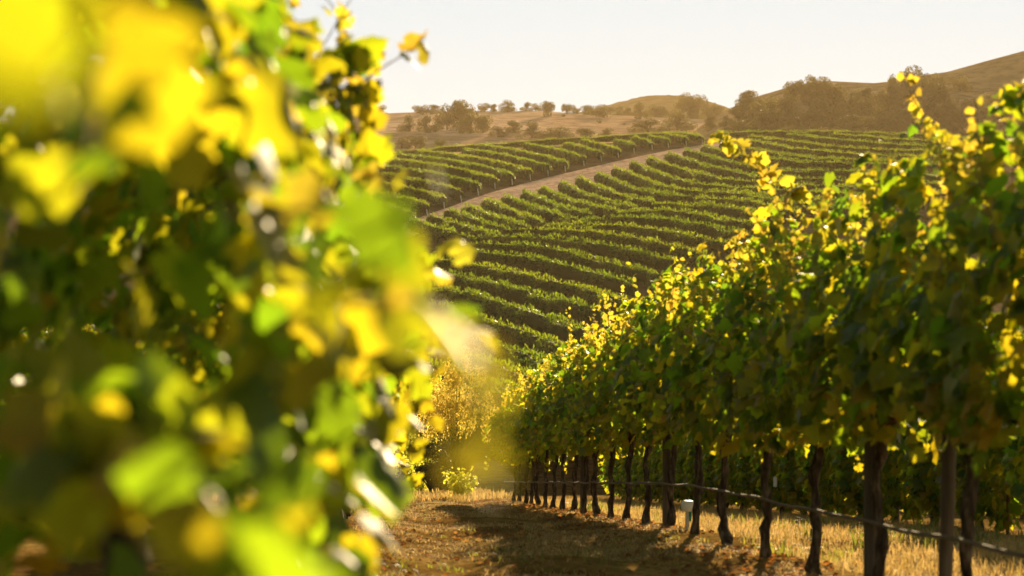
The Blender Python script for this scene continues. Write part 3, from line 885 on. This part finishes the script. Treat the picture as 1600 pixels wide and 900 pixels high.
# rows above the dirt road, ending at it with leaning pale anchor posts
A_end = [(1096, 212), (1071, 214), (1043, 217), (1018, 220), (990, 225), (965, 232), (938, 237), (911, 244), (882, 252), (855, 258), (827, 265), (799, 271), (772, 277),
         (745, 286), (718, 296), (692, 306), (665, 317), (638, 329)]
for k, (xe, ye) in enumerate(A_end):
    pts = []
    for dxx, dyy in ((0, 0), (-28, -8), (-55, -14), (-90, -20.5), (-130, -26), (-175, -30), (-230, -33.5), (-300, -36), (-380, -37)):
        x, y = xe + dxx, ye + dyy * (0.55 + 0.45 * min(1, k / 5))
        if y < ridge_top(x) + 1.5 or x < 470:
            break
        pts.append((x, y))
    if len(pts) < 2:
        pts = [(xe, ye), (xe - 30, max(ye - 3, ridge_top(xe - 30))), (xe - 70, max(ye - 5, ridge_top(xe - 70) + .5))]
    far_row(pts, f'green vine row above the dirt road, {ordinal[k]} from the hilltop', 'vine rows above the dirt road', k,
            posts=[('post', 'start'), ('anchor', 'start')])
# the row along the very top of the hill
far_row([(560, 243), (640, 234), (700, 228), (800, 221), (900, 213), (1000, 207), (1090, 204)], 'sunlit vine row along the skyline left of the road top', 'vine rows on the hilltop', 40)
far_row([(1120, 203), (1200, 203.5), (1260, 203), (1340, 204), (1440, 209), (1520, 217), (1600, 226)], 'sunlit vine row along the skyline right of the road top', 'vine rows on the hilltop', 41)

B = [
    [(1099, 228), (1130, 236), (1160, 242), (1200, 247), (1260, 252), (1320, 254), (1380, 255), (1460, 256), (1540, 260)],
    [(1071, 233), (1100, 242), (1130, 250), (1160, 257), (1200, 262), (1250, 265), (1310, 266), (1400, 268), (1500, 272)],
    [(1043, 239), (1060, 244), (1090, 254), (1120, 262), (1160, 270), (1190, 275), (1250, 278), (1330, 279), (1420, 283), (1500, 289)],
    [(1014, 245), (1032, 253), (1052, 260), (1080, 267), (1108, 275), (1140, 280), (1190, 284), (1240, 287), (1320, 290), (1420, 296), (1500, 304)],
    [(988, 253), (1008, 262), (1030, 271), (1052, 278), (1076, 284), (1100, 288), (1140, 291), (1200, 295), (1280, 299), (1360, 305), (1440, 312)],
    [(960, 262), (984, 270), (1006, 279), (1026, 288), (1052, 294), (1080, 297), (1120, 300), (1160, 301), (1220, 304), (1300, 312), (1380, 321)],
    [(933, 270), (952, 277), (970, 287), (992, 296), (1020, 301), (1048, 304), (1080, 306)],
    [(905, 277), (924, 287), (944, 296), (966, 304), (992, 309), (1020, 313)],
    [(877, 285), (896, 295), (920, 305), (944, 312), (968, 317), (995, 322)],
    [(846, 293), (864, 301), (888, 311), (916, 319), (945, 325), (970, 329)],
    [(818, 299), (840, 308), (860, 316), (888, 325), (920, 333)],
    [(788, 305), (810, 314), (840, 325), (870, 334), (900, 341)],
    [(759, 312), (786, 322), (816, 334), (850, 345)],
    [(728, 319), (750, 328), (780, 340), (820, 353)],
    [(700, 327), (730, 338), (765, 350), (796, 359)],
    [(672, 335), (704, 346), (750, 360), (780, 367)],
    [(644, 343), (690, 358), (740, 373)],
]
for k, pts in enumerate(B):
    far_row(pts, f'green vine row below the dirt road, {ordinal[k]} from the hilltop', 'vine rows below the dirt road', 60 + k, posts=[('post', 'start')])
D = [
    [(1156, 217), (1180, 220), (1240, 231), (1300, 237), (1370, 241), (1440, 243), (1540, 248)],
    [(1172, 212), (1210, 216), (1250, 222), (1320, 230), (1380, 233), (1450, 235), (1550, 242)],
    [(1230, 209), (1290, 215.5), (1350, 221), (1420, 226), (1480, 230), (1560, 238)],
    [(1128, 222), (1164, 230), (1210, 239), (1270, 246), (1330, 249), (1390, 250), (1460, 252), (1540, 256)],
    [(1300, 208.5), (1350, 212.5), (1440, 219), (1520, 227)],
]
for k, pts in enumerate(D):
    far_row(pts, f'vine row on the far hill, {["longest dark one left of the road top", "second below the skyline", "just under the skyline row", "lowest of the upper right rows", "short one nearest the right hill"][k]}',
            'vine rows on the upper right of the hill', 80 + k)
Cr = [
    [(1156, 303), (1190, 309), (1230, 313), (1290, 322), (1360, 334)],
    [(1090, 308), (1140, 310), (1170, 313), (1200, 321), (1250, 330)],
    [(1020, 318), (1060, 316), (1100, 319), (1140, 323), (1170, 330), (1220, 341)],
    [(960, 333), (1010, 327), (1060, 328), (1090, 334), (1130, 340), (1160, 346), (1220, 358)],
    [(900, 344), (948, 339), (990, 337), (1030, 341), (1070, 345), (1120, 355), (1150, 362), (1200, 372)],
    [(850, 352), (900, 349), (940, 348), (980, 352), (1020, 356), (1048, 362), (1080, 369), (1120, 376), (1160, 386)],
    [(800, 359), (850, 357), (900, 359), (950, 363), (990, 371), (1030, 380), (1070, 389), (1110, 398)],
    [(745, 371), (768, 368), (820, 368), (870, 371), (900, 375), (930, 378), (970, 387), (1010, 396), (1050, 405)],
    [(700, 380), (750, 379), (800, 380), (840, 384), (890, 393), (940, 405), (980, 416), (1030, 428)],
    [(680, 388), (752, 393), (800, 397), (840, 403), (890, 416), (940, 428), (990, 442)],
    [(670, 402), (720, 409), (780, 418), (820, 428), (880, 441), (930, 454), (980, 469)],
    [(650, 415), (678, 421), (720, 430), (770, 440), (820, 453), (880, 468), (930, 482)],
    [(640, 437), (676, 444), (720, 454), (760, 465), (810, 480), (860, 496), (910, 512)],
    [(630, 462), (660, 470), (700, 480), (726, 490), (770, 503), (810, 513), (860, 532), (900, 547)],
    [(620, 490), (660, 501), (710, 518), (764, 536), (810, 547), (856, 563), (890, 578)],
    [(610, 518), (660, 534), (706, 550), (760, 566), (790, 574), (840, 589), (870, 600)],
    [(620, 550), (680, 572), (740, 592), (800, 606), (840, 622)],
    [(640, 590), (700, 608), (770, 622), (820, 640)],
]
for k, pts in enumerate(Cr):
    far_row(pts, f'bushy vine row on the near slope of the far hill, {ordinal[k]} from its top', 'vine rows on the near slope of the far hill', 100 + k, dens=115)
for o in (trunk_r, endpost_r, anchor_r):
    bpy.data.objects.remove(o)

# dirt road across the hill
A_line = [(560, 377), (640, 346), (700, 325), (745, 309), (772, 300), (828, 285), (885, 271), (940, 258), (993, 246), (1046, 235), (1098, 227), (1130, 222), (1160, 219)]
B_line = [(560, 410), (640, 372), (700, 349), (728, 337), (760, 327), (819, 313), (877, 300), (933, 287), (988, 269), (1043, 253), (1099, 239), (1130, 229), (1160, 222.5)]
V, F = [], []
na, nb = 90, 12
tA = np.linspace(0, len(A_line) - 1, na)
EA = np.stack([np.interp(tA, np.arange(len(A_line)), np.array(A_line)[:, i]) for i in range(2)], -1)
EB = np.stack([np.interp(tA, np.arange(len(B_line)), np.array(B_line)[:, i]) for i in range(2)], -1)
for i in range(na):
    pa, pb = hit(*EA[i], 0, hill_h, 122, 515, 0.5), hit(*EB[i], 0, hill_h, 122, 515, 0.5)
    for j in range(nb):
        q = pa[:2] + (pb[:2] - pa[:2]) * j / (nb - 1)
        V.append((q[0], q[1], float(hill_h(*q)) + 0.06))
for i in range(na - 1):
    for j in range(nb - 1):
        F.append((i * nb + j, (i + 1) * nb + j, (i + 1) * nb + j + 1, i * nb + j + 1))
tag(mesh('dirt_road', V, F, M['dirt_road']), kind='structure')
RV = np.array(V).reshape(na, nb, 3)
for c_, w_, sd in ((3.6, 0.55, 1), (6.9, 0.5, 2)):
    TV, TF = [], []
    for i in range(na):
        for e in (-1, 1):
            f = c_ + 0.5 * vnoise(i * 0.13, 0.0, sd) + e * w_ * (0.8 + 0.9 * vnoise(i * 0.6, e * 3.0, sd + 4))
            j = int(f)
            q = RV[i, j] + (RV[i, j + 1] - RV[i, j]) * (f - j)
            TV.append((q[0], q[1], q[2] + 0.03))
    for i in range(na - 1):
        TF.append((2 * i, 2 * i + 2, 2 * i + 3, 2 * i + 1))
    tag(mesh('wheel_track', TV, TF, M['track']), kind='structure')

# ------------------------------------------------------------------ trees
def crown_geo(seed, n, lobes, leaf, flat=0.75, wide=0.7):
    """crown of unit width and unit height standing on z = 0, made of leaf sprays over several lobes"""
    r_ = np.random.default_rng(seed)
    cs, rs = [], []
    for k in range(lobes):
        a = r_.uniform(0, 2 * math.pi); rr = r_.uniform(0.03, 0.38)
        cs.append((rr * math.cos(a), rr * math.sin(a), 0.26 + r_.uniform(0.1, 0.62) * (1 - (rr / 0.42) ** 2)))
        rs.append(r_.uniform(0.07, 0.21))
    cs, rs = np.array(cs), np.array(rs)
    k = r_.choice(lobes, n, p=rs ** 2 / (rs ** 2).sum())
    d = r_.normal(0, 1, (n, 3)); d /= np.linalg.norm(d, axis=1, keepdims=True)
    rad = rs[k] * (1 - np.abs(r_.normal(0, 0.22, n)))
    pos = cs[k] + d * rad[:, None] * (1, 1, flat)
    nrm = d + r_.normal(0, .45, (n, 3)) + (0, 0, 0.3)
    return sprigs(pos, nrm, r_.normal(0, 1, (n, 3)), np.clip(r_.normal(leaf, leaf * .3, n), leaf * .4, leaf * 2), r_, wide), cs

def tree_trunk_geo(cs, seed, r0=0.035):
    parts = [tube([(0, 0, -0.08), (0.01, 0, 0.12), (0, 0.01, 0.3)], [r0 * 1.25, r0, r0 * .8], 8)]
    for c in cs:
        parts.append(tube([(0, 0, 0.16), (c[0] * .5, c[1] * .5, 0.2 + c[2] * .35), c], [r0 * .6, r0 * .4, r0 * .12], 6))
    return merge(parts)

oak_src = []
for k in range(8):
    (V, F), cs = crown_geo(500 + k, 3400, [11, 16, 9, 18, 12, 20, 10, 14][k], 0.033, 0.8)
    V = np.asarray(V)
    V = V - (0, 0, np.quantile(V[:, 2], 0.01) + 0.02)
    sz = V.max(0) - V.min(0)
    V = V / (sz[0], sz[1], V[:, 2].max())
    oc = mesh('crown', V, F, M['oak_leaf'], smooth=False)
    tv, tf = tree_trunk_geo(cs * 0.9, 500 + k)
    ot = mesh('trunk', tv, tf, M['oak_bark'])
    oak_src.append((oc, ot))
used_oak = set()
def oak(base, wd, ht, seed, label, group, name='oak_tree'):
    r_ = random.Random(seed)
    k = seed % len(oak_src)
    g = empty(name, base, r_.uniform(0, 6.28))
    dz = r_.uniform(0.85, 1.15)
    for src in oak_src[k]:
        if k in used_oak:
            o = child_copy(src, g)
        else:
            o = src; o.parent = g
        o.scale = (wd, wd * dz, ht)
    used_oak.add(k)
    return tag(g, label, 'tree', group)

G1 = 'oaks on the dry grass hill'
cen_trees = [  # x0, x1, top, base, label
    (582, 604, 165, 179, 'small skyline oak farthest left on the grass hill, beside the blurred leaves'),
    (646, 674, 164, 179, 'round skyline oak behind the diagonal blurred leaf'),
    (670, 688, 164, 177, 'small round oak touching the left of the biggest skyline clump'),
    (624, 656, 180, 206, 'dark wide oak on the slope below the skyline, left of the big clump'),
    (650, 682, 182, 207, 'dark oak between the wide slope oak and the big clump'),
    (682, 716, 166, 203, 'tall dark oak at the left of the biggest clump on the grass hill'),
    (704, 736, 160, 200, 'tallest oak in the biggest clump on the grass hill'),
    (720, 752, 174, 208, 'olive green oak at the front of the biggest clump'),
    (742, 768, 182, 208, 'low olive oak at the right end of the biggest clump'),
    (748, 768, 161, 175, 'skyline oak just right of the biggest clump'),
    (766, 777, 163, 175, 'narrow little skyline oak right of the biggest clump'),
    (780, 808, 157, 175, 'skyline oak with a rounded airy crown above the bare grass slope'),
    (814, 832, 160, 174, 'skyline oak in the middle of the ridge, left one of a touching pair'),
    (828, 845, 161, 173, 'skyline oak in the middle of the ridge, right one of a touching pair'),
    (846, 867, 160, 182, 'dark upright oak standing a little below the skyline in the middle'),
    (615, 640, 216, 232, 'low bush-like oak just above the vineyard skyline at left'),
    (636, 663, 213, 232, 'round low oak just above the vineyard skyline at left'),
    (680, 697, 217, 230, 'small dark oak alone above the vineyard skyline'),
    (790, 817, 190, 208, 'oak with gaps in its crown at the foot of the grass slope'),
    (812, 851, 191, 216, 'broad grey-green oak at the foot of the grass slope'),
    (764, 792, 198, 214, 'low grey oak left of the gappy oak at the slope foot'),
    (848, 882, 200, 218, 'low wide oak right of the broad grey-green oak'),
    (879, 893, 163, 178, 'small skyline oak above the sunlit strip, left of two'),
    (888, 903, 165, 178, 'small skyline oak above the sunlit strip, right of two'),
    (907, 928, 165, 180, 'skyline oak left of the large rounded oak'),
    (924, 963, 164, 184, 'large rounded oak on the ridge above the sunlit strip'),
    (960, 976, 165, 179, 'dim little oak right of the large rounded oak'),
    (972, 990, 165, 179, 'dim oak under the left end of the distant hill'),
    (988, 1013, 161, 186, 'dark upright oak in front of the distant hill'),
    (1008, 1041, 158, 176, 'golden topped oak in front of the distant hill'),
    (1019, 1042, 168, 183, 'small dark oak below the golden topped oak'),
    (1050, 1085, 146, 182, 'tall left oak of the large clump under the sky gap'),
    (1072, 1108, 145, 180, 'highest oak of the large clump under the sky gap'),
    (1096, 1120, 154, 180, 'middle right oak of the large clump under the sky gap'),
    (1110, 1133, 157, 178, 'rightmost oak of the large clump, light showing through it'),
    (1036, 1082, 174, 204, 'wide shaded oak below the large clump'),
    (986, 1038, 188, 207, 'very wide low oak on the shaded lower slope'),
    (860, 899, 199, 217, 'low grey oak just above the vines, near the road'),
    (900, 929, 201, 215, 'low dark oak just above the vines, above the road posts'),
    (938, 960, 200, 212, 'small low oak just above the vines in the middle'),
    (932, 939, 188, 192.5, 'tiny round shrub alone on the sunlit slope'),
    (878, 885, 178, 182.5, 'tiny round shrub high on the bare slope'),
    (972, 978, 192, 195.5, 'smallest shrub on the bare slope'),
]
for k, (x0, x1, yt, yb, lab) in enumerate(cen_trees):
    b_ = hit((x0 + x1) / 2, yb, 0, cen_h, 560, 1010, 2.0)
    s = FPX / b_[1]
    oak(b_ - (0, 0, 0.2), (x1 - x0) / s * 1.32, (yb - yt) / s * 1.15, k, lab, G1)

# oaks on the right-hand hill
sky_trees = [
    (1150, 1188, 140, 172, 'gap-crowned oak on the left shoulder of the right hill'),
    (1254, 1288, 118, 138, 'dark rounded oak on the first crest of the right hill'),
    (1300, 1320, 140, 158, 'dark oak a little below the first crest of the right hill'),
    (1330, 1362, 136, 156, 'dark oak on the saddle of the right hill'),
    (1388, 1404, 121, 131, 'small skyline oak on the saddle of the right hill'),
    (1416, 1444, 112, 134, 'skyline oak at the left of the row on the right hill crest'),
    (1440, 1468, 113, 138, 'skyline oak at the right of the row on the right hill crest'),
    (1484, 1516, 117, 142, 'single dark oak below the bare upper slope of the right hill'),
    (1098, 1124, 178, 202, 'dark oak where the right hill meets the grass hill'),
    (1124, 1146, 178, 197, 'small dark oak at the foot of the right hill shoulder'),
]
def oak_on_right(x0, x1, yt, yb, seed, lab, grp):
    b_ = hit_right(max(1092, (x0 + x1) / 2), yb)
    s = FPX / b_[1]
    return oak(b_ - (0, 0, 0.3), (x1 - x0) / s * 1.1, (yb - yt) / s * 1.05, seed, lab, grp)
for k, (x0, x1, yt, yb, lab) in enumerate(sky_trees):
    oak_on_right(x0, x1, yt, yb, 50 + k, lab, 'oaks on the right hill')
top_x = [1140, 1150, 1185, 1212, 1250, 1290, 1330, 1370, 1400, 1420, 1470, 1490, 1530, 1565, 1600, 1640, 1700]
top_y = [190, 166, 158, 152, 140, 140, 152, 146, 140, 128, 126, 150, 160, 152, 148, 140, 130]
r_ = np.random.default_rng(77)
cand, tries = [], 0
while len(cand) < 165 and tries < 30000:
    tries += 1
    x = r_.uniform(1138, 1660); t = np.interp(x, top_x, top_y)
    y = r_.uniform(t + 8, 236)
    if 1476 < x < 1530 and y < 196 and r_.uniform() < 0.85: continue
    if 1560 < x and y > 180 and r_.uniform() < 0.5: continue
    if all((x - a) ** 2 + ((y - b) * 1.9) ** 2 > 15 ** 2 for a, b, *_ in cand):
        cand.append((x, y, r_.uniform(24, 46), r_.uniform(0.62, 0.9)))
for k, (x, y, wd, asp) in enumerate(cand):
    oak_on_right(x - wd / 2, x + wd / 2, y - wd * asp, y + 2, 200 + k, 'dark hazy oak in the wood covering the lower flank of the right hill', 'oaks of the wood on the right hill')

# golden tree and bushes past the end of the path
(V, F), cs = crown_geo(900, 9500, 24, 0.019, 0.9, 0.6)
gt = empty('golden_tree', (*px(712, 0, 60)[:2], float(near_h(px(712, 0, 60)[0], 60))))
V = np.asarray(V); V = V / (np.ptp(V[:, 0]), np.ptp(V[:, 1]), V[:, 2].max())
V[:, 2] = 0.22 + V[:, 2] * 0.78 - 0.12 * (V[:, 2] < 0.35) * (0.35 - V[:, 2]) * 4
mesh('crown', V * (3.1, 2.8, 4.6), F, M['golden_leaf'], gt, smooth=False)
tv, tf = tree_trunk_geo(cs, 900, 0.03)
mesh('trunk', np.asarray(tv) * (3.1, 2.8, 4.4), tf, M['oak_bark'], gt)
tag(gt, 'golden backlit tree standing past the end of the path', 'tree')
(V, F), cs = crown_geo(905, 9000, 14, 0.03, 0.9, 0.6)
gt = empty('dark_bush', (*px(672, 0, 56)[:2], float(near_h(px(672, 0, 56)[0], 56))))
V = np.asarray(V); V = V / (np.ptp(V[:, 0]), np.ptp(V[:, 1]), V[:, 2].max())
mesh('crown', V * (1.5, 1.6, 1.7), F, M['oak_leaf'], gt, smooth=False)
tv, tf = tree_trunk_geo(cs, 905, 0.03)
mesh('trunk', np.asarray(tv) * (1.4, 1.4, 1.5), tf, M['oak_bark'], gt)
tag(gt, 'dark shaded bush below the golden tree at the end of the path', 'bush')

def bush(x, Y, wd, ht, seed, label, mat='bush_leaf', n=900):
    r_ = np.random.default_rng(seed)
    b_ = px(x, 0, Y); z = float(near_h(b_[0], Y))
    g = empty('bush', (b_[0], Y, z))
    paths, pos, nrm, tip, size = [], [], [], [], []
    for k in range(16):
        a = r_.uniform(0, 6.28); q = r_.uniform(0.2, 0.5)
        paths.append(tube(cane_path((0, 0, -.05), (math.cos(a) * wd * q, math.sin(a) * wd * q, ht * r_.uniform(.55, 1.05)), .15, r_), np.linspace(.012, .003, 7), 5))
        P0 = np.array(paths[-1][0]).reshape(7, 5, 3).mean(1)
        m_ = n // 16
        f = r_.uniform(0.8, 6, m_)
        i0 = np.minimum(f.astype(int), 5)
        p = P0[i0] + (P0[i0 + 1] - P0[i0]) * (f - i0)[:, None] + r_.normal(0, wd * .055, (m_, 3))
        pos.append(p); nrm.append(r_.normal(0, 1, (m_, 3)) + (0, 0, .4)); tip.append(r_.normal(0, 1, (m_, 3))); size.append(r_.uniform(.04, .085, m_))
    V, F = leaves(np.concatenate(pos), np.concatenate(nrm), np.concatenate(tip), np.concatenate(size), r_)
    mesh('foliage', V, F, M[mat], g)
    V, F = merge(paths)
    mesh('stems', V, F, M['cane'], g)
    return tag(g, label, 'bush')
bush(622, 50, 1.1, 1.25, 41, 'leafy green bush at the end of the path beside the left row')
bush(718, 51, 0.95, 0.8, 42, 'small bright leafy bush in front of the golden tree')
bush(655, 63, 1.6, 2.6, 43, 'tall yellow-green bush left of the golden tree', n=1800)
